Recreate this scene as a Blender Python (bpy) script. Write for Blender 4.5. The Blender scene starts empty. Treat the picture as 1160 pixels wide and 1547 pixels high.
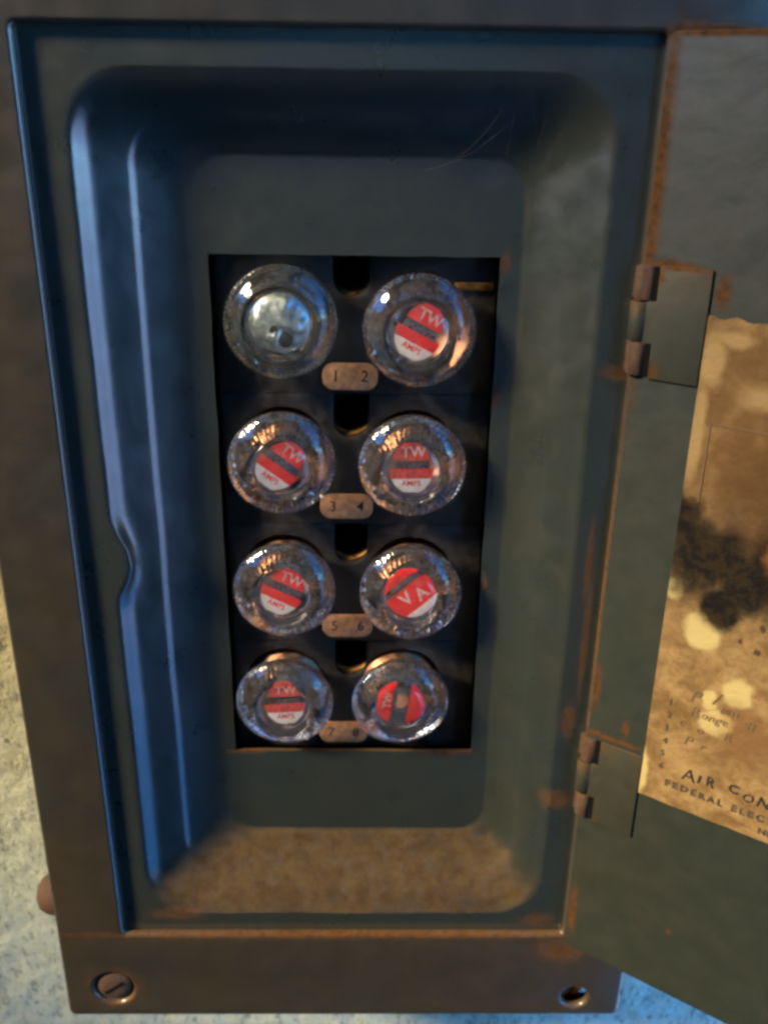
import bpy, bmesh, math, random
from mathutils import Vector, Matrix, noise
R = math.radians
random.seed(7)
sc = bpy.context.scene
COL = sc.collection
MM = 0.001

# ------------------------------------------------------------------ camera, world, sun, exposure
cam = bpy.data.cameras.new('camera')
co = bpy.data.objects.new('camera', cam); COL.objects.link(co); sc.camera = co
rt = Vector((0.99981778, -0.0124456, 0.01447467))
up = Vector((-0.00839424, 0.39437487, 0.91891131))
fw = Vector((0.01714485, 0.91886537, -0.39419854))
m = Matrix((rt, up, -fw)).transposed().to_4x4()
m.translation = Vector((7.27506, -260.24731, 131.72)) * MM
co.matrix_world = m
cam.sensor_fit = 'VERTICAL'; cam.sensor_height = 36; cam.sensor_width = 27; cam.lens = 36 * 1450 / 1547
cam.clip_start = 0.01; cam.clip_end = 300
cam.dof.use_dof = True; cam.dof.focus_distance = 0.285; cam.dof.aperture_fstop = 13

SUN_EL, SUN_AZ = R(34), R(-114)          # azimuth from +Y towards +X
w = bpy.data.worlds.new('World'); sc.world = w; w.use_nodes = True
nt = w.node_tree
sky = nt.nodes.new('ShaderNodeTexSky'); sky.sky_type = 'NISHITA'; sky.sun_disc = False
sky.sun_elevation = SUN_EL; sky.sun_rotation = SUN_AZ % (2 * math.pi)
sky.ozone_density = 9.0; sky.air_density = 1.0; sky.dust_density = 0.0; sky.altitude = 1500
hs = nt.nodes.new('ShaderNodeHueSaturation'); hs.inputs['Saturation'].default_value = 1.4
nt.links.new(sky.outputs[0], hs.inputs['Color']); nt.links.new(hs.outputs[0], nt.nodes['Background'].inputs[0])
nt.nodes['Background'].inputs[1].default_value = 0.15
sl = bpy.data.lights.new('sun', 'SUN'); sl.energy = 1.25; sl.angle = R(10); sl.color = (1.0, 0.80, 0.48)
so = bpy.data.objects.new('sun', sl); COL.objects.link(so)
sd = Vector((math.sin(SUN_AZ) * math.cos(SUN_EL), math.cos(SUN_AZ) * math.cos(SUN_EL), math.sin(SUN_EL)))
so.rotation_euler = sd.to_track_quat('Z', 'Y').to_euler()
sc.view_settings.view_transform = 'Standard'; sc.view_settings.look = 'None'
sc.view_settings.exposure = 3.2; sc.view_settings.gamma = 1
sc.cycles.max_bounces = 14; sc.cycles.transmission_bounces = 12; sc.cycles.glossy_bounces = 6
sc.cycles.sample_clamp_indirect = 10; sc.cycles.filter_width = 3.0

# ------------------------------------------------------------------ node helpers
class NT:
    def __init__(s, name):
        s.mat = bpy.data.materials.new(name); s.mat.use_nodes = True
        s.t = s.mat.node_tree; s.b = s.t.nodes['Principled BSDF']
    def n(s, kind, **kw):
        nd = s.t.nodes.new(kind)
        for k, v in kw.items(): setattr(nd, k, v)
        return nd
    def put(s, sock, v):
        if isinstance(v, bpy.types.NodeSocket): s.t.links.new(v, sock)
        elif isinstance(v, (tuple, list)) and len(v) == 3 and sock.type == 'RGBA': sock.default_value = (*v, 1)
        else: sock.default_value = v
    def math(s, op, a, b=0.0, c=0.0, clamp=False):
        nd = s.n('ShaderNodeMath', operation=op, use_clamp=clamp)
        s.put(nd.inputs[0], a); s.put(nd.inputs[1], b); s.put(nd.inputs[2], c)
        return nd.outputs[0]
    def coord(s, which='Object', scale=1000.0):
        tc = s.n('ShaderNodeTexCoord'); vm = s.n('ShaderNodeVectorMath', operation='SCALE')
        s.t.links.new(tc.outputs[which], vm.inputs[0]); vm.inputs['Scale'].default_value = scale
        return vm.outputs[0]
    def noise(s, vec, size, detail=3, rough=0.55, dist=0.0, stretch=None, col=False, seed=0):
        mp = s.n('ShaderNodeMapping'); s.put(mp.inputs['Vector'], vec)
        st = stretch or (1, 1, 1)
        mp.inputs['Scale'].default_value = tuple(1 / (size * q) for q in st)
        mp.inputs['Location'].default_value = (seed * 3.7, seed * 1.3, seed * 7.1)
        nd = s.n('ShaderNodeTexNoise'); s.t.links.new(mp.outputs[0], nd.inputs['Vector'])
        nd.inputs['Scale'].default_value = 1; nd.inputs['Detail'].default_value = detail
        nd.inputs['Roughness'].default_value = rough; nd.inputs['Distortion'].default_value = dist
        return nd.outputs[1 if col else 0]
    def ramp(s, v, lo, hi, a=0.0, b=1.0):
        nd = s.n('ShaderNodeMapRange', interpolation_type='SMOOTHSTEP')
        s.put(nd.inputs[0], v); nd.inputs[1].default_value = lo; nd.inputs[2].default_value = hi
        nd.inputs[3].default_value = a; nd.inputs[4].default_value = b
        return nd.outputs[0]
    def mix(s, f, a, b):
        nd = s.n('ShaderNodeMix', data_type='RGBA')
        s.put(nd.inputs[0], f); s.put(nd.inputs[6], a); s.put(nd.inputs[7], b)
        return nd.outputs[2]
    def blob(s, vec, cen, rad, soft=0.4, wob=0.35, size=6.0, seed=1):
        """soft-edged ellipsoid stain: 1 inside, 0 outside, with a wobbly outline"""
        sub = s.n('ShaderNodeVectorMath', operation='SUBTRACT'); s.put(sub.inputs[0], vec); sub.inputs[1].default_value = cen
        dv = s.n('ShaderNodeVectorMath', operation='DIVIDE'); s.t.links.new(sub.outputs[0], dv.inputs[0]); dv.inputs[1].default_value = rad
        ln = s.n('ShaderNodeVectorMath', operation='LENGTH'); s.t.links.new(dv.outputs[0], ln.inputs[0])
        nz = s.noise(vec, size, 3, seed=seed)
        d = s.math('MULTIPLY_ADD', nz, wob * 2, s.math('SUBTRACT', ln.outputs['Value'], wob))
        return s.ramp(d, 1 - soft, 1 + soft, 1, 0)
    def maxi(s, *a):
        r = a[0]
        for x in a[1:]: r = s.math('MAXIMUM', r, x)
        return r
    def bump(s, h, strength, dist=0.0005, prev=None):
        nd = s.n('ShaderNodeBump'); s.put(nd.inputs['Height'], h)
        nd.inputs['Strength'].default_value = strength; nd.inputs['Distance'].default_value = dist
        if prev is not None: s.t.links.new(prev, nd.inputs['Normal'])
        return nd.outputs[0]
    def out(s, **kw):
        names = dict(coatior='Coat IOR', color='Base Color', rough='Roughness', metal='Metallic', normal='Normal', ior='IOR',
                     trans='Transmission Weight', coat='Coat Weight', coatr='Coat Roughness', spec='Specular IOR Level')
        for k, v in kw.items(): s.put(s.b.inputs[names[k]], v)
        return s.mat

RUST = (0.105, 0.040, 0.010)
RUST2 = (0.040, 0.018, 0.008)

def paint(name, base, tint, stains=(), dirt=0.5, dusty=0.0, rough=0.34, coat=0.0, spec=1.0):
    """grey enamel on sheet metal with brown grime, settled dust and rust at given places"""
    dcoat = 0.0
    k = NT(name); v = k.coord()
    big = k.noise(v, 42, 4, 0.6, seed=2); mid = k.noise(v, 9, 4, 0.6, seed=4); fine = k.noise(v, 0.9, 2, 0.6, seed=6)
    f = k.math('MULTIPLY', k.ramp(k.math('ADD', k.math('MULTIPLY', big, 0.7), k.math('MULTIPLY', mid, 0.3)), 0.38, 0.62), dirt, clamp=True)
    c = k.mix(f, base, tint)
    c = k.mix(k.ramp(fine, 0.3, 0.7, 0, 0.30), c, tuple(q * 0.55 for q in base))
    scr = k.ramp(k.noise(v, 0.7, 2, 0.5, stretch=(0.5, 1, 16), seed=61), 0.66, 0.74, 0, 0.22)
    c = k.mix(scr, c, tuple(q * 2.4 for q in base))
    drip = k.ramp(k.noise(v, 2.4, 4, 0.6, stretch=(1, 1, 14), seed=63), 0.55, 0.72, 0, 0.35)
    c = k.mix(drip, c, tint)
    chips = k.ramp(k.noise(v, 2.2, 4, 0.7, seed=9), 0.70, 0.78)
    c = k.mix(k.math('MULTIPLY', chips, 0.35), c, (0.05, 0.035, 0.022))
    r = k.ramp(mid, 0.25, 0.75, rough - 0.03, rough + 0.10)
    if dusty:
        g = k.n('ShaderNodeNewGeometry'); sp = k.n('ShaderNodeSeparateXYZ'); k.t.links.new(g.outputs['Normal'], sp.inputs[0])
        d = k.ramp(k.math('ADD', sp.outputs[2], k.math('MULTIPLY_ADD', k.noise(v, 7, 5, 0.7, seed=17), 0.40, -0.16)), 0.06, 0.40)
        d = k.math('MULTIPLY', d, k.ramp(k.noise(v, 5, 5, 0.7, seed=12), 0.25, 0.6, 0.72, 1.0))
        d = k.math('MULTIPLY', d, dusty); dcoat = d
        dc = k.mix(k.ramp(k.noise(v, 6, 6, 0.7, seed=13), .3, .7), (0.044, 0.024, 0.009), (0.080, 0.049, 0.020))
        c = k.mix(d, c, dc); r = k.math('MAXIMUM', r, k.math('MULTIPLY', d, 0.9))
    if stains:
        ms = []
        for i, (cen, rad) in enumerate(stains):
            ms.append(k.blob(v, cen, rad, 0.75, 0.6, 3.0, seed=20 + i))
        mk = k.maxi(*ms); dcoat = k.math('MAXIMUM', dcoat, mk)
        rn = k.ramp(k.noise(v, 1.8, 4, 0.7, seed=15), 0.30, 0.60)
        rc = k.mix(rn, RUST2, RUST)
        c = k.mix(k.math('MULTIPLY', mk, 0.62), c, rc); r = k.math('MAXIMUM', r, k.math('MULTIPLY', mk, 0.85))
    peel = k.noise(v, 1.6, 2, 0.5, seed=30); wave = k.noise(v, 14, 2, 0.5, seed=31)
    n1 = k.bump(wave, 0.35, 0.0012); n2 = k.bump(peel, 0.10, 0.0004, n1)
    c = k.mix(0.42, c, (0, 0, 0)) if False else c
    return k.out(color=c, rough=r, normal=n2, spec=k.math('MULTIPLY', spec, k.math('MULTIPLY_ADD', dcoat, -0.95, 1.0)), coat=k.math('SUBTRACT', coat, k.math('MULTIPLY', dcoat, coat)), coatr=0.23, coatior=1.75)

def simple(name, col, rough=0.5, metal=0.0, var=0.25, size=2.0, bump=0.15, stretch=None):
    k = NT(name); v = k.coord()
    n = k.noise(v, size, 4, 0.65, stretch=stretch)
    c = k.mix(k.ramp(n, 0.3, 0.7), tuple(q * (1 - var) for q in col), tuple(min(1, q * (1 + var)) for q in col))
    return k.out(color=c, rough=k.ramp(n, 0.3, 0.7, rough - 0.06, rough + 0.1), metal=metal, normal=k.bump(n, bump, 0.0003))

BASE = (0.021, 0.028, 0.026)
M = {}
M['cover'] = paint('brown_grimed_enamel', (0.032, 0.029, 0.020), (0.044, 0.030, 0.015), dirt=0.85, dusty=0.75, rough=0.32, coat=1.0,
    stains=[((0, 0, -147.6), (105, 3, 1.9)), ((81, 0, -10), (1.6, 6, 60)), ((80, 0, -155), (9, 4, 6)),
            ((82, 0, 60), (1.8, 5, 80)), ((83, 0, 148), (3, 5, 3)), ((90, 0, 148.5), (12, 4, 2)), ((-85.8, 0, -174.4), (9, 4, 9))])
M['pan'] = paint('blue_grey_enamel', BASE, (0.026, 0.026, 0.017), dirt=0.6, dusty=0.95, rough=0.29, coat=1.0,
    stains=[((76.5, 3, -24), (1.1, 4, 20)), ((74, 3, -56), (2.0, 4, 7)), ((75, 3, 2), (1.0, 4, 12)), ((72, 3, -88), (5, 4, 3.5)), ((78, 3, 62), (5, 4, 2)),
            ((-62.8, 4.0, 3), (1.0, 3.5, 8)), ((45.6, 18, 90), (1.4, 6, 3)), ((45.4, 18, 52), (0.9, 6, 4)), ((45.6, 18, 20), (0.8, 6, 5)),
            ((45.5, 18, -12), (0.8, 6, 3)), ((36, 16, -78.6), (9, 5, 0.9)), ((-34, 16, -78.4), (7, 5, 0.7)),
            ((70, 4, -143), (6, 4, 3)), ((-60, 2.5, -140), (8, 3, 3))])
M['door'] = paint('green_grey_enamel', (0.0155, 0.021, 0.0165), (0.021, 0.020, 0.013), dirt=0.55, dusty=0.5, rough=0.50, spec=0.45,
    stains=[((1.0, 0, 110), (2.0, 4, 44)), ((25, 0, 147.8), (40, 3, 1.0)), ((8, 0, -57.5), (11, 2, 1.0)), ((1, 0, -40), (1.2, 3, 7)),
            ((7, 0, 93.2), (7, 2, 1.1)), ((22, 0, 87), (2, 2, 4)), ((36, 0, -124), (1.0, 2, 1.0)), ((12, 0, -52), (1, 2, 3)), ((2, 0, -135), (1.5, 3, 9))])
M['leaf'] = paint('hinge_enamel', (0.023, 0.026, 0.018), (0.032, 0.027, 0.015), dirt=0.6, dusty=0.8, rough=0.52, spec=0.4,
    stains=[((12, 0, 92.6), (10, 3, 0.9)), ((4, 0, 64), (3.5, 4, 3)), ((4, 0, 90), (2.5, 4, 3)), ((3, 0, -62), (3, 4, 2.2)), ((2, 0, -91), (3.5, 4, 3.5))])
def rustmat():
    k = NT('flaky_rust'); v = k.coord()
    n = k.noise(v, 1.5, 5, 0.7); n2 = k.noise(v, 4, 3, 0.6, seed=3)
    c = k.mix(k.ramp(n, 0.3, 0.7), RUST2, (0.060, 0.024, 0.008)); c = k.mix(k.ramp(n2, 0.5, 0.75), c, (0.05, 0.045, 0.036))
    return k.out(color=c, rough=0.82, normal=k.bump(n, 0.7, 0.0006))
M['rust'] = rustmat()
M['bakelite'] = simple('black_bakelite', (0.009, 0.0082, 0.0085), 0.45, 0, 0.4, 3, 0.1)
M['dark'] = simple('dark_box_interior', (0.003, 0.003, 0.003), 0.9); M['dark'].node_tree.nodes['Principled BSDF'].inputs['Specular IOR Level'].default_value = 0.1
M['brass'] = simple('tarnished_brass', (0.30, 0.15, 0.045), 0.38, 1.0, 0.4, 1.5, 0.3)
M['copper'] = simple('copper_shell', (0.30, 0.15, 0.08), 0.34, 1.0, 0.35, 2.0, 0.2)
M['fibre'] = simple('tan_fibre_tag', (0.58, 0.27, 0.12), 0.65, 0, 0.3, 2.5, 0.3)
M['ink'] = simple('black_ink', (0.012, 0.010, 0.010), 0.7)
M['tin'] = simple('tinned_link', (0.35, 0.38, 0.44), 0.30, 1.0, 0.35, 0.8, 0.5)
M['silver'] = simple('silvered_disc', (0.80, 0.80, 0.86), 0.38, 1.0, 0.35, 2.2, 1.0)
M['white'] = simple('white_card', (0.85, 0.83, 0.80), 0.6, 0, 0.06, 1.0, 0.1)
M['red'] = simple('red_print', (0.88, 0.014, 0.012), 0.5, 0, 0.15, 1.0, 0.1)
M['worn_white'] = simple('worn_pinkish_white', (0.80, 0.50, 0.46), 0.6, 0, 0.35, 0.8, 0.1)
M['red_faded'] = simple('faded_red_print', (0.62, 0.045, 0.035), 0.6, 0, 0.5, 1.2, 0.1)
M['steel'] = simple('dull_steel', (0.16, 0.15, 0.15), 0.45, 1.0, 0.3, 1.0, 0.3)
def glassmat(name, tint, rough):
    k = NT(name); v = k.coord()
    n = k.noise(v, 3.0, 2, 0.5); n2 = k.noise(v, 0.8, 3, 0.6, seed=3)
    nn = k.bump(n, 0.30, 0.0006); nn = k.bump(n2, 0.07, 0.00018, nn)
    dust = k.ramp(k.noise(v, 2.6, 5, 0.75, seed=9), 0.35, 0.75, 0.997, 0.965)  # milky haze rather than dust, mixed in to brighten the glass
    return k.out(color=tint, rough=k.ramp(n2, 0.3, 0.7, rough, rough + 0.07), trans=dust, ior=1.48, normal=nn)
M['glass'] = glassmat('clear_pressed_glass', (0.97, 0.95, 0.95), 0.02)
M['glass_green'] = glassmat('greenish_pressed_glass', (0.88, 0.95, 0.92), 0.05)

def stucco():
    k = NT('weathered_stucco'); v = k.coord()
    c = k.mix(k.ramp(k.noise(v, 18, 4, 0.6), 0.3, 0.7), (0.37, 0.40, 0.32), (0.48, 0.50, 0.38))
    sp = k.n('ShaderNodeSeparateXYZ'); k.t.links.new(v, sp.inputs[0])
    c = k.mix(k.ramp(sp.outputs[0], 60, 110), c, k.mix(k.noise(v, 9, 4, 0.6, seed=11), (0.66, 0.60, 0.46), (0.80, 0.74, 0.60)))  # whiter to the right: brightening painted in where the box shades the wall
    hgt = k.math('MULTIPLY_ADD', k.noise(v, 30, 3, seed=2), 60.0, sp.outputs[2])
    c = k.mix(k.ramp(hgt, -150, 20), c, (0.40, 0.33, 0.15))          # yellower higher up
    pit = k.ramp(k.noise(v, 3.0, 5, 0.75, stretch=(0.7, 1, 1.5), seed=5), 0.52, 0.64)
    c = k.mix(k.math('MULTIPLY', pit, 0.8), c, (0.06, 0.07, 0.065))
    c = k.mix(k.ramp(k.noise(v, 1.2, 3, 0.7, seed=7), 0.5, 0.75, 0, 0.35), c, (0.2, 0.24, 0.2))
    h = k.noise(v, 2.2, 5, 0.7, seed=8)
    return k.out(color=c, rough=0.9, normal=k.bump(h, 0.8, 0.0012))
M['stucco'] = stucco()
def groundmat():
    k = NT('pale_concrete'); v = k.coord('Object', 1.0)
    c = k.mix(k.noise(v, 0.3, 5, 0.6), (0.40, 0.43, 0.46), (0.50, 0.52, 0.55))
    return k.out(color=c, rough=0.95)
M['ground'] = groundmat()

# paper of the circuit directory: coordinates in mm on the door (s along the door, z up)
def papermat():
    k = NT('stained_old_card'); v = k.coord()
    n1 = k.noise(v, 11, 5, 0.65, 0.4, seed=1); n2 = k.noise(v, 3.2, 5, 0.7, seed=2); n3 = k.noise(v, 22, 3, 0.6, seed=8)
    c = k.mix(k.ramp(n1, 0.34, 0.66), (0.120, 0.072, 0.027), (0.245, 0.160, 0.070))
    c = k.mix(k.ramp(n2, 0.40, 0.75, 0, 0.6), c, (0.11, 0.052, 0.018))
    sp = k.n('ShaderNodeSeparateXYZ'); k.t.links.new(v, sp.inputs[0])
    upz = k.ramp(sp.outputs[2], 10, 45)
    c = k.mix(k.math('MULTIPLY', upz, k.ramp(n3, 0.38, 0.62, 0.25, 0.9)), c, (0.095, 0.050, 0.018))
    pale = k.maxi(k.blob(v, (31.0, 0, -9), (5.6, 4, 6.0), 0.22, 0.35, 5, 3), k.blob(v, (43.5, 0, -26), (4.2, 4, 4.6), 0.25, 0.4, 4, 5),
                  k.blob(v, (39.0, 0, -38), (5.2, 4, 4.4), 0.25, 0.5, 4, 6), k.blob(v, (36.0, 0, -31), (2.2, 4, 3.6), 0.3, 0.5, 3, 7),
                  k.blob(v, (18.5, 0, -65), (2.6, 4, 9), 0.3, 0.4, 4, 8), k.blob(v, (21, 0, 2), (2.8, 4, 3.4), 0.3, 0.5, 3, 9))
    c = k.mix(pale, c, (0.36, 0.285, 0.12))
    pale2 = k.maxi(k.blob(v, (22, 0, 70), (3.2, 4, 7), 0.4, 0.6, 5, 10), k.blob(v, (20.3, 0, 50), (2.2, 4, 14), 0.4, 0.4, 5, 11),
                   k.blob(v, (27, 0, 76), (5, 4, 2), 0.5, 0.6, 5, 12), k.blob(v, (36, 0, 62), (6, 4, 3), 0.7, 0.6, 5, 13))
    c = k.mix(k.math('MULTIPLY', pale2, 0.75), c, (0.27, 0.185, 0.08))
    dk = k.maxi(k.blob(v, (29, 0, 14.5), (15, 4, 13.5), 0.5, 0.6, 9, 14), k.blob(v, (41, 0, 9), (13, 4, 11), 0.45, 0.6, 8, 15),
                k.blob(v, (34, 0, -0), (7, 4, 7), 0.3, 0.5, 7, 16), k.blob(v, (52, 0, 15), (16, 4, 16), 0.5, 0.5, 8, 17), k.blob(v, (20, 0, 24), (6, 4, 8), 0.35, 0.6, 5, 18))
    c = k.mix(k.math('MULTIPLY', dk, 0.985), c, k.mix(k.ramp(n2, 0.45, 0.6), (0.004, 0.0035, 0.004), (0.016, 0.011, 0.006)))
    br = k.math('MULTIPLY', k.maxi(k.blob(v, (42, 0, 34), (16, 4, 11), 0.6, 0.7, 6, 31), k.blob(v, (52, 0, 48), (9, 4, 7), 0.6, 0.8, 5, 32)), 0.65)
    c = k.mix(br, c, (0.06, 0.030, 0.012))
    fleck = k.ramp(k.noise(v, 1.3, 4, 0.75, seed=41), 0.60, 0.72, 0, 0.6); c = k.mix(fleck, c, (0.07, 0.04, 0.018))
    rim = k.math('MULTIPLY', k.blob(v, (47, 0, 18), (3.5, 4, 4.5), 0.5, 0.6, 3, 19), 0.75)
    c = k.mix(rim, c, (0.15, 0.06, 0.02))
    dots = k.maxi(k.blob(v, (46.8, 0, -3.2), (0.9, 4, 1.1), 0.4, 0.5, 1.0, 21), k.blob(v, (46.5, 0, -11), (1.1, 4, 1.0), 0.4, 0.5, 1.0, 22),
                  k.blob(v, (41.5, 0, -9), (0.7, 4, 0.8), 0.4, 0.5, 1.0, 23), k.blob(v, (41, 0, 0.2), (0.8, 4, 1.0), 0.4, 0.5, 1.0, 24))
    c = k.mix(k.math('MULTIPLY', dots, 0.85), c, (0.03, 0.022, 0.014))
    sm = k.math('MULTIPLY', k.blob(v, (48, 0, -40), (9, 4, 9), 0.6, 0.8, 4, 25), 0.6)
    c = k.mix(sm, c, (0.14, 0.07, 0.03))
    fold = k.noise(v, 13, 3, 0.7, 0.8, seed=51)
    return k.out(color=c, rough=0.85, spec=0.12, normal=k.bump(fold, 0.35, 0.0015, k.bump(k.noise(v, 1.5, 4, 0.7), 0.5, 0.0004)))
M['paper'] = papermat()
def pencil():
    k = NT('faded_pencil'); v = k.coord()
    return k.out(color=k.mix(k.noise(v, 2.0, 3, 0.7), (0.05, 0.030, 0.018), (0.17, 0.10, 0.04)), rough=0.7)
M['pencil'] = pencil()
M['fadedink'] = simple('worn_print', (0.045, 0.032, 0.020), 0.7, 0, 0.7, 0.9)

# ------------------------------------------------------------------ object helpers (all sizes in mm)
def link(name, bm, mat, parent=None, smooth=True, loc=(0, 0, 0), recalc=True, sharp=None):
    if recalc: bmesh.ops.recalc_face_normals(bm, faces=bm.faces)
    for v in bm.verts: v.co *= MM
    me = bpy.data.meshes.new(name); 
    if smooth:
        for f in bm.faces: f.smooth = True
        if sharp is not None:
            for e in bm.edges:
                if len(e.link_faces) == 2 and e.calc_face_angle(0) > R(sharp): e.smooth = False
    bm.to_mesh(me); bm.free(); me.materials.append(mat)
    o = bpy.data.objects.new(name, me); COL.objects.link(o); o.location = Vector(loc) * MM
    if parent: o.parent = parent
    return o
def empty(name, loc=(0, 0, 0), parent=None):
    o = bpy.data.objects.new(name, None); COL.objects.link(o); o.location = Vector(loc) * MM; o.empty_display_size = 0.01
    if parent: o.parent = parent
    return o
def tag(o, label=None, cat=None, group=None, kind=None):
    for k_, v_ in (('label', label), ('category', cat), ('group', group), ('kind', kind)):
        if v_: o[k_] = v_
    return o
def box(bm, x0, x1, y0, y1, z0, z1, bev=0.0, seg=2):
    r = bmesh.ops.create_cube(bm, size=1)
    vs = r['verts']
    for v in vs:
        v.co = Vector((x0 + (v.co.x + .5) * (x1 - x0), y0 + (v.co.y + .5) * (y1 - y0), z0 + (v.co.z + .5) * (z1 - z0)))
    if bev:
        es = {e for v in vs for e in v.link_edges}
        bmesh.ops.bevel(bm, geom=list(es), offset=bev, segments=seg, profile=0.5, affect='EDGES')
def lathe(bm, prof, n=64, cx=0, cz=0, closed=False, flute=None, axis='y'):
    """profile of (radius, depth y); axis along y.  flute(r,y,ang)->r"""
    rings = []
    for (r, y) in prof:
        if r < 1e-6:
            p = (cx, y, cz) if axis == 'y' else (y, cx, cz)
            rings.append([bm.verts.new(p)])
        else:
            ring = []
            for i in range(n):
                a = 2 * math.pi * i / n
                rr = flute(r, y, a) if flute else r
                if axis == 'y': ring.append(bm.verts.new((cx + rr * math.cos(a), y, cz + rr * math.sin(a))))
                else: ring.append(bm.verts.new((y, cx + rr * math.cos(a), cz + rr * math.sin(a))))
            rings.append(ring)
    pairs = list(zip(rings, rings[1:])) + ([(rings[-1], rings[0])] if closed else [])
    for A, B in pairs:
        for i in range(n):
            j = (i + 1) % n
            if len(A) == 1 and len(B) == 1: continue
            if len(A) == 1: bm.faces.new((A[0], B[i], B[j]))
            elif len(B) == 1: bm.faces.new((A[i], B[0], A[j]))
            else: bm.faces.new((A[i], B[i], B[j], A[j]))
def curve_plate(splines, thick, bevel=0.0, res=2):
    """2-D outline with holes (in x,z) -> bmesh plate whose front faces -y; y from -bevel.. to thick"""
    cu = bpy.data.curves.new('tmp', 'CURVE'); cu.dimensions = '2D'; cu.fill_mode = 'BOTH'
    cu.extrude = thick / 2; cu.bevel_depth = bevel; cu.bevel_resolution = res
    for pts in splines:
        s = cu.splines.new('POLY'); s.points.add(len(pts) - 1); s.use_cyclic_u = True
        for p, (x, z) in zip(s.points, pts): p.co = (x, z, 0, 1)
    ob = bpy.data.objects.new('tmp', cu); COL.objects.link(ob)
    dg = bpy.context.evaluated_depsgraph_get(); me = bpy.data.meshes.new_from_object(ob.evaluated_get(dg))
    bm = bmesh.new(); bm.from_mesh(me)
    bpy.data.objects.remove(ob); bpy.data.curves.remove(cu); bpy.data.meshes.remove(me)
    bmesh.ops.remove_doubles(bm, verts=bm.verts, dist=1e-4)
    for v in bm.verts: v.co = Vector((v.co.x, -v.co.z + thick / 2, v.co.y))
    return bm
def circ(cx, cz, r, n=40): return [(cx + r * math.cos(2 * math.pi * i / n), cz + r * math.sin(2 * math.pi * i / n)) for i in range(n)]
def rrect(x0, x1, z0, z1, r, n=8, ns=1, wob=0.0):
    """rounded rectangle points, counter-clockwise from lower right corner"""
    P = []
    cs = [(x1 - r, z0 + r, -90), (x1 - r, z1 - r, 0), (x0 + r, z1 - r, 90), (x0 + r, z0 + r, 180)]
    for c in range(4):
        cx, cz, a0 = cs[c]
        arc = [(cx + r * math.cos(R(a0 + 90 * i / n)), cz + r * math.sin(R(a0 + 90 * i / n))) for i in range(n + 1)]
        P += arc
        nx, nz, a1 = cs[(c + 1) % 4]; nxt = (nx + r * math.cos(R(a1)), nz + r * math.sin(R(a1)))
        for i in range(1, ns):
            t = i / ns; P.append((arc[-1][0] + (nxt[0] - arc[-1][0]) * t, arc[-1][1] + (nxt[1] - arc[-1][1]) * t))
    return P
def text_bm(body, size, bold=0.0, shear=0.0, space=1.0, align='CENTER'):
    cu = bpy.data.curves.new('tmp', 'FONT'); cu.body = body; cu.size = size; cu.offset = bold; cu.shear = shear
    cu.space_character = space; cu.align_x = align; cu.align_y = 'CENTER'; cu.resolution_u = 2; cu.extrude = 0.02
    ob = bpy.data.objects.new('tmp', cu); COL.objects.link(ob)
    dg = bpy.context.evaluated_depsgraph_get(); me = bpy.data.meshes.new_from_object(ob.evaluated_get(dg))
    bm = bmesh.new(); bm.from_mesh(me)
    bpy.data.objects.remove(ob); bpy.data.curves.remove(cu); bpy.data.meshes.remove(me)
    for v in bm.verts: v.co = Vector((v.co.x, -v.co.z, v.co.y))     # front faces -y
    return bm
def add_bm(dst, src, x=0, y=0, z=0, rot=0):
    me = bpy.data.meshes.new('tmp'); src.to_mesh(me); src.free()
    n0 = len(dst.verts); dst.from_mesh(me); bpy.data.meshes.remove(me)
    dst.verts.ensure_lookup_table()
    c, s = math.cos(rot), math.sin(rot)
    for v in dst.verts[n0:]:
        v.co = Vector((v.co.x * c - v.co.z * s + x, v.co.y + y, v.co.x * s + v.co.z * c + z))

# ------------------------------------------------------------------ setting: wall and ground
def grid_bm(x0, x1, z0, z1, nx, nz, f):
    bm = bmesh.new(); V = [[bm.verts.new(f(x0 + (x1 - x0) * i / nx, z0 + (z1 - z0) * j / nz)) for i in range(nx + 1)] for j in range(nz + 1)]
    for j in range(nz):
        for i in range(nx): bm.faces.new((V[j][i], V[j][i + 1], V[j + 1][i + 1], V[j + 1][i]))
    return bm
WY = 72.0
def wy(x, z):
    p = Vector((x, z, 0))
    inside = max(0, 1 - max(abs(x) / 400, abs(z) / 400))
    return (x, WY + (noise.noise(p / 14) * 0.9 + noise.noise(p / 4.5) * 0.7 + noise.noise(p / 2) * 0.4) * (1 if inside > 0 else 0), z)
bm = grid_bm(-330, 330, -330, 330, 260, 260, wy)
big = [(-3000, -1300), (3000, -1300), (3000, 1500), (-3000, 1500)]
# the wall goes on beyond the finely modelled patch
ring_in = [(-330, -330), (330, -330), (330, 330), (-330, 330)]
vo = [bm.verts.new((x, WY, z)) for x, z in big]; vi = [bm.verts.new((x, WY, z)) for x, z in ring_in]
for i in range(4): bm.faces.new((vo[i], vo[(i + 1) % 4], vi[(i + 1) % 4], vi[i]))
for f in bm.faces:
    if f.normal.y > 0: f.normal_flip()
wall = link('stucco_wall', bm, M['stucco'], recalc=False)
tag(wall, 'rough pale stucco wall with dark pits and yellowish tone behind the fuse box', 'wall')
bm = bmesh.new(); vs = [bm.verts.new(p) for p in ((-60000, -60000, 0), (60000, -60000, 0), (60000, 60000, 0), (-60000, 60000, 0))]; bm.faces.new(vs)
tag(link('ground', bm, M['ground'], loc=(0, 0, -1300), smooth=False, recalc=False), kind='structure')

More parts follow.
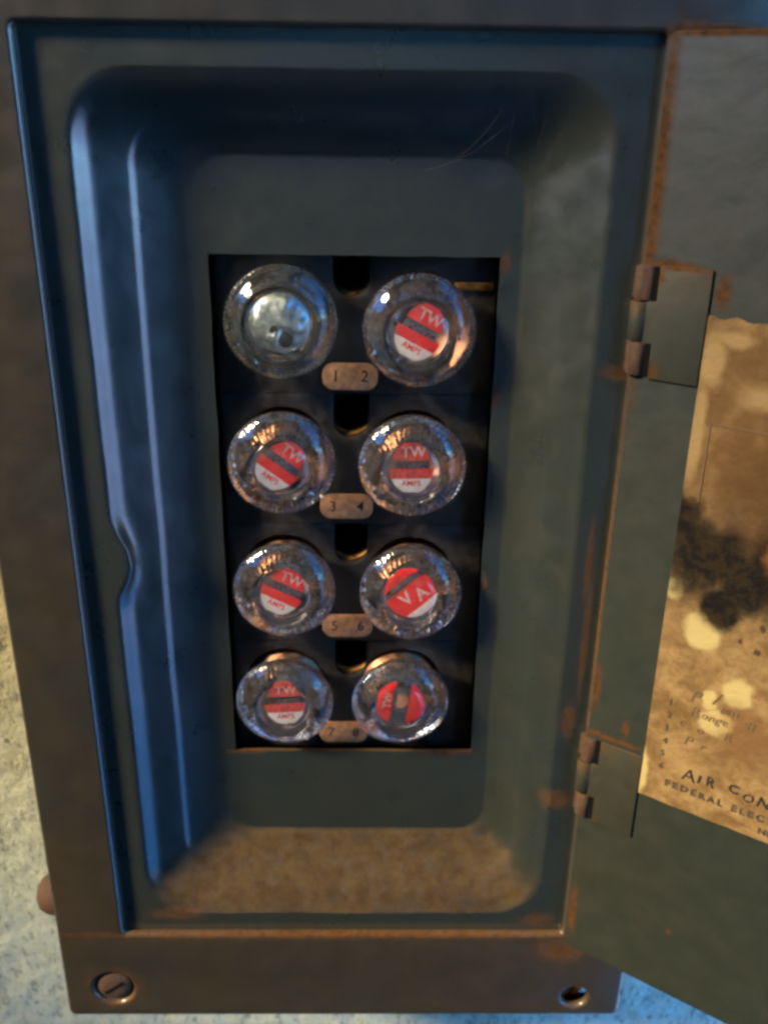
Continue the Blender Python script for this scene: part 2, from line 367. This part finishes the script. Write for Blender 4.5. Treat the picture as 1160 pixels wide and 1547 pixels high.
# unseen enclosure added to shape the light: roof, opposite boards, end walls, dark floor
M['boards'] = simple('brown_shade_boards', (0.055, 0.038, 0.022), 0.8, 0, 0.4, 60, 0.3, stretch=(.3, .3, 3))
bm = bmesh.new(); box(bm, -1150, 420, -1750, WY + 20, 1050, 1130)
tag(link('added_shade_roof', bm, M['boards'], smooth=False), kind='structure')
bm = bmesh.new()
for k_ in range(14):
    box(bm, -1450 + k_ * 143, -1450 + k_ * 143 + 138, -1760 - (k_ % 2) * 6, -1740 - (k_ % 2) * 6, -1300, 1049)
tag(link('added_shade_wall', bm, M['boards'], smooth=False), kind='structure')

bm = bmesh.new()      # added right end: boards with a tall gap that admits sky light
box(bm, 380, 420, -1739, -430, -1269, 1049)
tag(link('added_end_wall', bm, M['boards'], smooth=False), kind='structure')
k_ = NT('shade_floor'); M['floor'] = k_.out(color=k_.mix(k_.noise(k_.coord('Object', 1.0), 0.3, 5, 0.6), (0.035, 0.033, 0.03), (0.06, 0.056, 0.05)), rough=0.9)
bm = bmesh.new(); box(bm, -1150, 420, -1739, WY + 3, -1299.9, -1270)  # unseen dark floor, added to cut bounce light from below
tag(link('added_dark_floor', bm, M['floor'], smooth=False), kind='structure')
bm = bmesh.new()      # added left end: boards with an opening that lets the sun in
box(bm, -1160, -1120, -1739, WY + 20, -1300, 440); box(bm, -1160, -1120, -1739, -960, 441, 1049); box(bm, -1160, -1120, -20, WY + 20, 441, 1049)
tag(link('added_end_wall', bm, M['boards'], smooth=False), kind='structure')

# ------------------------------------------------------------------ fuse box
fb = empty('fuse_box', (0, 0, 0))
tag(fb, 'grey blue metal fuse box with its rusty hinged door open on the stucco wall', 'fuse box')

# cover: front frame with the door opening, a screw dimple and an empty screw hole
outl = [(x + (3.5 if x > 0 and z > 0 else 0), z) for x, z in rrect(-102.2, 102.8, -187.2, 192, 1.2, 3)]
cov = curve_plate([outl, rrect(-81.4, 81.4, -148.8, 149.4, 3.0, 4),
                   circ(-85.8, -174.4, 9.0), circ(87.0, -179.0, 6.4)], 0.2, 1.6, 6)
# front face of the plate sits at y = 0; pressed dimples round the two screw holes
def dimple(bm, cx, cz, rh):
    pr = [(8.9, 0)]
    for i in range(9):
        t = i / 8; pr.append((7.6 - (7.6 - rh) * t, 0.75 + 1.5 * (0.5 - 0.5 * math.cos(math.pi * t))))
    pr += [(rh, 2.6)]
    lathe(bm, pr[1:], 48, cx, cz)
cb = bmesh.new(); add_bm(cb, cov, 0, 1.6)
lathe(cb, [(0, 2.0), (5.4, 2.0), (6.6, 1.9), (7.35, 1.7), (7.6, 2.4)], 48, -85.8, -174.4)
# returned flange behind the outer edge
box(cb, -103.0, -101.8, 1.9, 9, -188, 191.4); box(cb, 102.4, 103.6, 1.9, 9, -188, 191.4)
box(cb, -101.7, 102.3, 1.9, 9, -188, -186.8); box(cb, -101.7, 102.3, 1.9, 9, 190.2, 191.4)
cover = link('cover', cb, M['cover'], fb, sharp=50)
# back box
bb = bmesh.new()
box(bb, -100, -98.6, 9.2, WY - 2, -184, 188); box(bb, 98.6, 100, 9.2, WY - 2, -184, 188)
box(bb, -98.5, 98.5, 9.2, WY - 2, -184, -182.6); box(bb, -98.5, 98.5, 9.2, WY - 2, 186.6, 188)
box(bb, -98.5, 98.5, WY - 4, WY - 2.5, -182.5, 186.5)
link('back_box', bb, M['dark'], fb, smooth=False)
# side bolt, seen past the left edge of the cover
sb = bmesh.new()
lathe(sb, [(0, -117.5), (3.5, -117.1), (6.2, -115.6), (7.8, -112.5), (8.2, -109), (8.2, -100.2), (0, -100.2)], 28, 22, -149.5, axis='x')
link('side_bolt', sb, M['rust'], fb, sharp=50)

# dead-front pan: lofted rounded rectangles
NS = 46
RIM = (-70.5, 70.5, -139.5, 138.5); FLO = (-42.0, 50.0, -112.5, 118.0)
def loop(x0, x1, z0, z1, r, y, bmp=0.0, tt=0.0):
    P = []
    for (x, z) in rrect(x0, x1, z0, z1, r, 10, NS):
        yy = y
        if bmp and x < x0 + 6:
            t = (z - 0.8) / 12.5
            if abs(t) < 1: x += bmp * (0.5 + 0.5 * math.cos(math.pi * t)) ** 0.6
        # slightly uneven pressing
        q = Vector((x, z, y)) / 26
        amt = 0.35 if y > 2.9 else 0.12
        x += noise.noise(q) * amt; z += noise.noise(q + Vector((9, 3, 1))) * amt
        wx = max(0, abs(x - (x0 + x1) / 2) - ((x1 - x0) / 2 - r)) ; wz = max(0, abs(z - (z0 + z1) / 2) - ((z1 - z0) / 2 - r))
        if tt > 0 and wx + wz > 0:
            q_ = wz * wz / (wx * wx + wz * wz)
            ys = 3.05 + 12.95 * (tt * 0.97 - 0.055 * math.sin(2 * math.pi * tt)) if tt < 1 else 16
            q_ = max(q_, 0.6) if x > 0 else q_
            yy = yy * (1 - q_) + ys * q_
        P.append((x, yy + noise.noise(q * 0.6 + Vector((5, 5, 5))) * 0.18, z))
    return P
SL = [(-.16, 0), (-.03, 0), (0, 8), (.03, 24), (.05, 37), (.07, 42), (.125, 42.5), (.155, 36), (.19, 29), (.24, 27), (.32, 26.5), (.42, 26.5), (.465, 28), (.482, 37), (.497, 40), (.512, 36), (.54, 27),
      (.66, 25), (.76, 23), (.84, 19), (.92, 14), (1.0, 4), (1.04, 0)]      # slope of the pressed wall in degrees
BU = [(-.1, 0), (-.06, 1.5), (0, 4.6), (.05, 5.0), (.09, 4.0), (.13, 2.6), (.17, 1.5), (.24, 0.4), (.3, 0)]
def interp(T, t):
    if t <= T[0][0]: return T[0][1]
    for (a, p), (b_, q_) in zip(T, T[1:]):
        if t <= b_: return p + (q_ - p) * (t - a) / (b_ - a)
    return T[-1][1]
ts = [-.16, -.10, -.06, -.03, -.01, .01, .03, .045, .06, .075, .09, .107, .125, .142, .16, .185, .21, .25, .30, .36, .42, .455, .468, .48, .49, .50, .512, .525, .54, .56, .60, .64, .69, .74, .79, .84, .88, .92, .96, 1.0, 1.04]
ys_ = [2.9]
for a, b_ in zip(ts, ts[1:]): ys_.append(ys_[-1] + (b_ - a) * math.tan(R(interp(SL, (a + b_) / 2))))
kk = 13.1 / (ys_[-1] - 2.9)
prof = [(None, 2.9, 0)] + [(t, 2.9 + (y - 2.9) * kk, interp(BU, t)) for t, y in zip(ts, ys_)]
print('pan slope scale', kk / 28)
pb = bmesh.new(); loops = []
for t, y, bp in prof:
    if t is None: L = loop(-83, 83, -150, 150.5, 3, y)
    else:
        a = [RIM[i] + (FLO[i] - RIM[i]) * t for i in range(4)]
        L = loop(*a, 17 + (10 - 17) * max(0, t), y, bp, t)
    loops.append([pb.verts.new(p) for p in L])
op = []
OX0, OX1, OZ0, OZ1 = -38.1, 44.2, -78.0, 91.5
for (x, z) in rrect(OX0, OX1, OZ0, OZ1, 0.6, 10, NS):
    op.append(pb.verts.new((x + noise.noise(Vector((x, z, 0)) / 9) * 0.25, 16.0, z + noise.noise(Vector((x, z, 7)) / 9) * 0.2)))
loops.append(op)
loops.append([pb.verts.new((v.co.x, 17.4, v.co.z)) for v in op])
for A, B in zip(loops, loops[1:]):
    n = len(A)
    for i in range(n): pb.faces.new((A[i], A[(i + 1) % n], B[(i + 1) % n], B[i]))
pan = link('dead_front_pan', pb, M['pan'], fb, sharp=60)
# rusted screw in the lower left dimple
sc_ = bmesh.new()
lathe(sc_, [(0, 0.1), (3.0, 0.2), (5.2, 0.6), (6.5, 1.4), (6.4, 1.88), (0, 1.88)], 32, -85.8, -174.4)
cs = link('cover_screw', sc_, M['rust'], fb, sharp=50)
b = bmesh.new(); box(b, -4.2, 4.2, -0.05, 0.5, -0.55, 0.55); 
for v in b.verts: 
    x, z = v.co.x, v.co.z; v.co.x = x * .8 - z * .6 - 85.8; v.co.z = x * .6 + z * .8 - 174.4
link('screw_slot', b, M['dark'], cs, smooth=False)
# brass stud glimpsed inside the empty screw hole
b = bmesh.new(); box(b, 88.0, 91.6, 5, 9, -190, -172, 0.8)
for v in b.verts:
    x, z = v.co.x - 89.5, v.co.z + 179; a = R(-28); v.co.x = x * math.cos(a) - z * math.sin(a) + 89.5; v.co.z = x * math.sin(a) + z * math.cos(a) - 179
link('brass_stud', b, M['brass'], fb)

# ------------------------------------------------------------------ fuse blocks
BY = 22.0; PITCH = 43.3; TOP = 92.9
def zc(i): return TOP - PITCH * i
digits = [('1', '2'), ('3', '4'), ('5', '6'), ('7', '8')]
pill_z = [55.3, 12.9, -30.6, -73.6]; pill_x = [1.7, 0.6, 0.9, -0.6]
cz_f = [73.0, 31.0, -11.5, -53.6]
FX = [(-18.0, 73.4), (21.4, 71.4), (-18.5, 30.2), (20.6, 29.5), (-19.0, -12.7), (21.1, -13.3), (-20.2, -55.5), (19.2, -55.3)]
FY = 8.0   # depth of the fuse faces
for i in range(4):
    z1, z0 = zc(i) - 0.35, zc(i + 1) + 0.35
    ux, ur = 2.0, 5.7; uz = z1 - 8.2
    o = [(-37.4, z0), (43.8, z0), (43.8, z1), (ux + ur, z1)]
    o += [(ux + ur * math.cos(R(-180 * k / 16)), uz + ur * math.sin(R(-180 * k / 16))) for k in range(17)]
    o += [(ux - ur, z1), (-37.4, z1)]
    splines = [o] + [circ(FX[2 * i + k][0] * 1.02, FX[2 * i + k][1] + 1.5, 13.9, 48) for k in (0, 1)]
    bm = bmesh.new(); add_bm(bm, curve_plate(splines, 15, 0.3, 1), 0, BY + 0.3)
    box(bm, -37, 43.4, BY + 16, BY + 18, z0 + .3, z1 - .3)
    blk = link('fuse_block', bm, M['bakelite'], fb, sharp=40)
    # brass collar in the bottom of the slot
    cbm = bmesh.new(); n = 18; rings = []
    for k in range(n + 1):
        a = R(-172 + 164 * k / n); wdt = 1.6 * math.sin(math.pi * k / n) + .15
        rings.append([cbm.verts.new((ux + r_ * math.cos(a), y_, uz + r_ * math.sin(a))) for r_, y_ in ((ur - .05, BY + 1.2), (ur - wdt, BY + 3.4), (ur - wdt, BY + 6), (ur - .05, BY + 6))])
    for A, B in zip(rings, rings[1:]):
        for k in range(4): cbm.faces.new((A[k], A[(k + 1) % 4], B[(k + 1) % 4], B[k]))
    link('brass_collar', cbm, M['brass'], blk)
    tb = bmesh.new(); lathe(tb, [(0, BY + 10), (3.4, BY + 10.3), (4.2, BY + 11.5), (4.2, BY + 13), (0, BY + 13)], 24, ux, uz + .2)
    link('terminal_screw', tb, M['dark'], blk, sharp=40)
    px_, pz_ = pill_x[i], pill_z[i]
    pl = bmesh.new(); add_bm(pl, curve_plate([rrect(px_ - 8.2, px_ + 8.2, pz_ - 4.0, pz_ + 4.0, 3.4, 8)], 0.7, 0.15, 1), 0, BY - 1.2)
    link('number_tag', pl, M['fibre'], blk, sharp=40)
    for d, dx in zip(digits[i], (-4.3, 4.4)):
        t = bmesh.new(); add_bm(t, text_bm(d, 5.0, 0.02), px_ + dx, BY - 1.42, pz_, R(random.uniform(-6, 6)))
        link('number', t, M['ink'], blk, smooth=False)
bs = bmesh.new(); box(bs, 32, 43.2, BY - 1.3, BY - 0.5, 81.3, 83.6, 0.2)
link('brass_strip', bs, M['brass'], fb)

# ------------------------------------------------------------------ plug fuses
def flute(r, y, a):
    if 9.3 < r < 11 and y > 6.5: return r + 0.10 * (math.sin(a * 40))
    if r > 12.2 and y > 2.7: return r + 0.42 * (abs(math.sin(a * 32)) ** 0.8 - 0.5) * min(1, (r - 12.2) / 1.5)
    return r
RG = 16.1
def glass_bm(lens=7.9, dome=0.35):
    pr = [(0, -0.30 - dome), (lens * .35, -0.26 - dome * .9), (lens * .7, -0.06 - dome * .55), (lens * .92, 0.30), (lens, 0.72), (lens + .55, 1.02), (lens + 1.1, 0.85),
          (lens + 1.7, 0.42), (lens + 2.6, 0.35), (11.3, 0.55), (12.5, 1.05), (13.6, 1.75), (14.5, 2.5), (15.3, 3.2), (RG, 4.0), (RG, 5.9), (15.4, 7.2), (13.6, 9.2), (12.3, 11.0), (11.9, 13.6),
          (10.6, 13.6), (10.0, 10.0), (9.4, 7.0), (lens + 1.3, 4.2), (lens + .6, 2.6), (lens * .92, 1.8), (lens * .5, 1.7), (0, 1.7)]
    bm = bmesh.new(); lathe(bm, pr, 216, flute=flute); return bm
def shell_bm():
    pr = [(12.2, 12.0), (12.9, 12.4)]
    for k in range(7):
        y = 13.0 + k * 1.7; pr += [(13.15, y), (12.4, y + .95)]
    pr += [(11.5, 25), (6, 26)]
    bm = bmesh.new(); lathe(bm, pr, 48)
    return bm
def disc_part(bm, r, lo, hi, y, th=0.12, n=24, xs=1.0):
    """slice of a disc between heights lo and hi"""
    a0 = math.asin(max(-1, lo / r)); a1 = math.asin(min(1, hi / r))
    pts = [(r * math.cos(a0 + (a1 - a0) * k / n) * xs, r * math.sin(a0 + (a1 - a0) * k / n)) for k in range(n + 1)]
    pts += [(-x, z) for x, z in reversed(pts)]
    v0 = [bm.verts.new((x, y, z)) for x, z in pts]; v1 = [bm.verts.new((x, y + th, z)) for x, z in pts]
    f = bm.faces.new(v0); bm.faces.new(list(reversed(v1)))
    for i in range(len(pts)): j = (i + 1) % len(pts); bm.faces.new((v0[i], v0[j], v1[j], v1[i])) if (Vector(v0[i].co) - Vector(v0[j].co)).length > 1e-4 else None
fuse_specs = [
    ('plug fuse with greenish glass and silvered centre without print, at top left', 0, 'blank'),
    ('glass plug fuse with tilted red and white label, at the top right beside tag 2', -27, 'tw'),
    ('glass plug fuse with strongly tilted red label, left of the tag numbered 3', -38, 'tw'),
    ('glass plug fuse with level red label and white lettering, right of the tag numbered 4', 2, 'tw'),
    ('glass plug fuse with slightly tilted red over white label, left of tag 5', -26, 'tw'),
    ('glass plug fuse whose mostly red label leans leftward, right of tag 6', 42, 'big'),
    ('glass plug fuse with level red and white label, bottom left beside tag 7', 4, 'tw'),
    ('glass plug fuse with sideways split red label and yellowish centre, at bottom right', 82, 'side')]
glass_me = None
shell_me = None
for i, (label, rot, kind) in enumerate(fuse_specs):
    x, z = FX[i]
    f = empty('plug_fuse', (x, FY, z))
    tag(f, label, 'plug fuse', 'plug fuses screwed into the fuse blocks')
    ry = -R(rot)                       # rotation about the depth axis
    f.rotation_euler = (R(random.uniform(-3.5, 2.5)), 0, R(random.uniform(-3.5, 3.5)))
    if kind == 'blank':
        g = link('glass_body', glass_bm(8.6, 0.6), M['glass_green'], f, sharp=70)
        s = bmesh.new(); lathe(s, [(0, 2.7), (3.2, 2.6), (6, 3.3), (7.8, 4.6), (8.6, 7.4)], 40)
        for v in s.verts: v.co.y += (noise.noise(v.co / 2.6)) * 2.0 + noise.noise(v.co / 1.1) * .5
        link('silvered_disc', s, M['silver'], f)
        s = bmesh.new(); lathe(s, [(0, 1.9), (1.0, 2.0), (1.5, 3.0), (0, 4)], 16, -1.6, -1.8); lathe(s, [(0, 2.2), (1.5, 2.4), (2.4, 3.6), (0, 4)], 16, 1.4, -4.2); link('solder_drop', s, M['ink'], f)
    else:
        if glass_me is None:
            g = link('glass_body', glass_bm(), M['glass'], f, sharp=70); glass_me = g.data
        else:
            g = bpy.data.objects.new('glass_body', glass_me); COL.objects.link(g); g.parent = f
        g.rotation_euler = (0, R(random.uniform(0, 360)), 0)
    if shell_me is None:
        s = link('screw_shell', shell_bm(), M['copper'], f, sharp=60); shell_me = s.data
    else:
        s = bpy.data.objects.new('screw_shell', shell_me); COL.objects.link(s); s.parent = f
    if kind == 'blank': continue
    lb = empty('fuse_label', (random.uniform(-.5, .5), random.uniform(-.2, .3), 0.5 + (73 - z) * 0.010 + random.uniform(-.3, .3)), f); lb.scale = (1.08, 1, 1.12); lb.rotation_euler = (0, ry * -1 * -1, 0)
    y = 2.6
    r_ = 7.6
    w_ = bmesh.new(); rd = bmesh.new(); tx = bmesh.new(); lk = bmesh.new()
    if kind == 'tw':
        disc_part(rd, r_, 1.7, r_ * .93, y, xs=.66); disc_part(rd, r_, -3.4, -0.6, y, xs=.80)
        disc_part(w_, r_, -r_ * .95, -3.42, y, xs=.80)
        add_bm(tx, text_bm('TW', 4.0, 0.06), 0.7, y - .06, 3.9)
        t2 = text_bm('AMPS', 2.2, 0.03)
        add_bm(rd, t2, 0, y - .06, -4.7)
        box(lk, -5.0, 5.0, y + .8, y + 1.1, -0.9, 2.0); box(lk, -2.2, 2.2, y + .3, y + .7, -0.3, 1.4, .1)
    elif kind == 'big':
        disc_part(rd, r_, 3.9, r_ * .97, y); disc_part(rd, r_, -r_ * .985, 1.9, y)
        add_bm(tx, text_bm('V', 5.4, 0.12), -2.2, y - .06, -0.9); add_bm(tx, text_bm('A', 5.0, 0.12), 2.2, y - .06, -2.2)
        disc_part(w_, r_ * .99, -r_ * .95, -5.0, y - .16)
        box(lk, -7.2, 7.2, y + .8, y + 1.1, 1.4, 4.2)
    else:
        disc_part(rd, r_, 2.4, r_ * .97, y); disc_part(rd, r_, -r_ * .97, -2.4, y)
        add_bm(tx, text_bm('TW', 3.2, 0.05), 0, y - .06, 3.7)
        box(lk, -7.2, 7.2, y + .8, y + 1.1, -2.6, 2.6); disc_part(w_, 2.2, -2.1, 1.0, y + .4)
    link('red_print', rd, M['red'] if i % 3 else M['red_faded'], lb, smooth=False)
    if len(w_.verts): link('white_panel', w_, M['white'] if kind != 'side' else M['fibre'], lb, smooth=False)
    else: w_.free()
    link('lettering', tx, M['worn_white'], lb, smooth=False)
    link('fuse_link', lk, M['tin'], f, smooth=False).rotation_euler = (0, ry, 0)

# ------------------------------------------------------------------ door, swung open 145 degrees
HX = 80.3
d = empty('door', (HX, 0.2, 0), fb); d.rotation_euler = (0, 0, -R(35))
dp = bmesh.new()
DP = curve_plate([rrect(0.3, 158, -151.0, 148.0, 1.2, 3)], 0.5, 0.35, 2)
add_bm(dp, DP, 0, 0.35)
dpo = link('door_panel', dp, M['door'], d, sharp=50)
# folded stiffening flange on the far edge of the door
b = bmesh.new(); box(b, 156.8, 158, -9, -0.3, -150, 147, .3); link('door_flange', b, M['door'], d)
def hinge(za, zb):
    lf = bmesh.new(); zm0, zm1 = za + 9.6, zb - 9.6
    out = [(18.6, za), (18.6, zb), (5.2, zb), (5.2, zm1), (-0.2, zm1), (-0.2, zm0), (5.2, zm0), (5.2, za)]
    add_bm(lf, curve_plate([out], 0.5, 0.22, 1), 0, -0.75)
    # middle knuckle rolled from the leaf
    lathe_bm = bmesh.new(); pr = [(0, zm0 + .2), (2.3, zm0 + .2), (2.7, zm0 + .6), (2.7, zm1 - .6), (2.3, zm1 - .2), (0, zm1 - .2)]
    lathe(lathe_bm, [(r, z) for r, z in pr], 24)
    for v in lathe_bm.verts: v.co = Vector((v.co.x + 0.2, v.co.z + 0.5, v.co.y))
    add_bm(lf, lathe_bm)
    h = link('hinge_leaf', lf, M['leaf'], d, sharp=45)
    for (k0, k1) in ((za + .2, zm0 - .1), (zm1 + .1, zb - .2)):
        kb = bmesh.new(); lathe(kb, [(0, k0), (2.2, k0), (2.6, k0 + .4), (2.6, k1 - .4), (2.2, k1), (0, k1)], 24)
        for v in kb.verts: v.co = Vector((v.co.x + 1.0, v.co.z + 0.6, v.co.y)) * 1.0
        # a strap from the knuckle back under the pan
        box(kb, -6.5, 1.2, 1.4, 2.2, k0 + .4, k1 - .4)
        for v in kb.verts: v.co += Vector((noise.noise(v.co / 1.5), noise.noise(v.co / 1.7 + Vector((3, 0, 0))), noise.noise(v.co / 2))) * 0.35
        link('hinge_knuckle', kb, M['rust'], d, sharp=45)
    sl_ = bmesh.new(); box(sl_, 3.3, 5.0, -0.62, 0.1, za + .3, zm0 - .2); box(sl_, 3.3, 5.0, -0.62, 0.1, zm1 + .2, zb - .3)  # solid dark strips standing in for the shade in the leaf slots
    link('hinge_gap_shade', sl_, M['dark'], d, smooth=False)
hinge(62.4, 92.6); hinge(-91.5, -59.5)

# circuit directory card glued to the inside of the door
def py_(x, z): return (x, -0.55 + 0.12 * noise.noise(Vector((x, z, 3)) / 12), z)
pc = grid_bm(19.1, 150, -73.2, 81.0, 90, 110, py_)
def ragged(v):
    if v.co.z > 80.9: v.co.z += noise.noise(v.co / 4) * 1.2 - max(0, 0)
    if v.co.z < -73.1: v.co.z += noise.noise(v.co / 5) * 0.3
for v in pc.verts: ragged(v)
for f in pc.faces:
    if f.normal.y > 0: f.normal_flip()
link('directory_card', pc, M['paper'], d, recalc=False)
YT = -0.80
def write(name, items, mat):
    bm = bmesh.new()
    for (s, x, z, size, bold, shear, rot, sp) in items:
        add_bm(bm, text_bm(s, size, bold, shear, sp, 'LEFT'), x, YT, z, R(rot))
    amp = 0.16 if 'printed' in name else 0.42
    for v in bm.verts:
        q = v.co / 1.6
        v.co.x += noise.noise(q) * amp; v.co.z += noise.noise(q + Vector((7, 1, 3))) * amp
    return link(name, bm, mat, d, smooth=False)
write('printed_line', [('FEDERAL ELECTRIC', 26.9, -65.3, 3.3, 0.15, 0, 0, 1.50), ('NE', 56.2, -69.7, 3.1, 0.10, 0, 0, 1.1)], M['fadedink'])
write('handwritten_note', [('A', 31.4, -59.8, 6.2, 0.05, 0.1, 2, 1), ('I', 36.2, -59.6, 4.6, 0.08, 0.1, -3, 1), ('R', 39.0, -59.2, 5.0, 0.10, 0, -6, 1),
                           ('C', 45.6, -58.6, 4.6, 0.12, 0.1, 0, 1), ('O', 50.0, -59.8, 4.4, 0.06, 0.1, 0, 1), ('N', 54.0, -59.6, 5.2, 0.10, 0.2, 0, 1)], M['ink'])
write('printed_numbers', [(str(k + 1), 24.2 + random.uniform(-.3, .3), -36 - 4.75 * k, 3.1, 0.04, 0, 0, 1) for k in range(6)], M['fadedink'])
write('faint_handwriting', [('P', 30.0, -31.5, 6.2, 0.0, .3, 4, 1), ('l', 36.2, -30.2, 6.5, 0.02, .5, 0, 1), ('um', 39.2, -32.4, 4.4, 0.0, .3, -4, 1),
                            ('R', 30.6, -36.8, 5.2, 0.0, .3, 5, 1), ('onge', 34.2, -36.8, 4.0, 0.0, .3, 0, 1), ('R', 47.0, -35.2, 4.6, 0.0, .3, -4, 1),
                            ('c', 28.0, -41.5, 4.4, 0.0, .2, 0, 1), ('o', 33.6, -42.5, 4.0, 0.0, .2, 0, 1), ('R', 41.5, -41.5, 4.2, 0.0, .3, 4, 1),
                            ('P', 30.6, -47.4, 4.4, 0.0, .2, 0, 1), ('r', 35.6, -47.8, 4.0, 0.0, .2, 0, 1)], M['pencil'])
fr = bmesh.new()
box(fr, 23.7, 24.05, YT - .02, YT + .1, 30, 52.6); box(fr, 23.7, 95, YT - .02, YT + .1, 52.65, 53.0)
link('table_rule', fr, M['pencil'], d, smooth=False)

# thin cobweb threads in the upper right corner of the recess
wb = bmesh.new(); rnd = random.Random(4)
for k_ in range(6):
    a = Vector((rnd.uniform(34, 62), rnd.uniform(3.2, 6), rnd.uniform(126, 136))); b_ = Vector((rnd.uniform(20, 60), rnd.uniform(12, 15.2), rnd.uniform(112, 121)))
    pts = []
    for t_ in range(9):
        t = t_ / 8; p = a.lerp(b_, t); p.z -= 2.2 * math.sin(math.pi * t) * rnd.uniform(.8, 1.1); p.y -= .8 * math.sin(math.pi * t); pts.append(p)
    rings = [[wb.verts.new(p + Vector((0.04 * math.cos(q_), 0.03 * math.sin(q_), 0.04 * math.sin(q_)))) for q_ in (0, 2.1, 4.2)] for p in pts]
    for A, B in zip(rings, rings[1:]):
        for j_ in range(3): wb.faces.new((A[j_], A[(j_ + 1) % 3], B[(j_ + 1) % 3], B[j_]))
M['web'] = simple('dusty_thread', (0.035, 0.035, 0.035), 0.9)
tag(link('cobweb', wb, M['web']), 'thin grey cobweb threads in the dark upper right corner of the recess', 'cobweb')
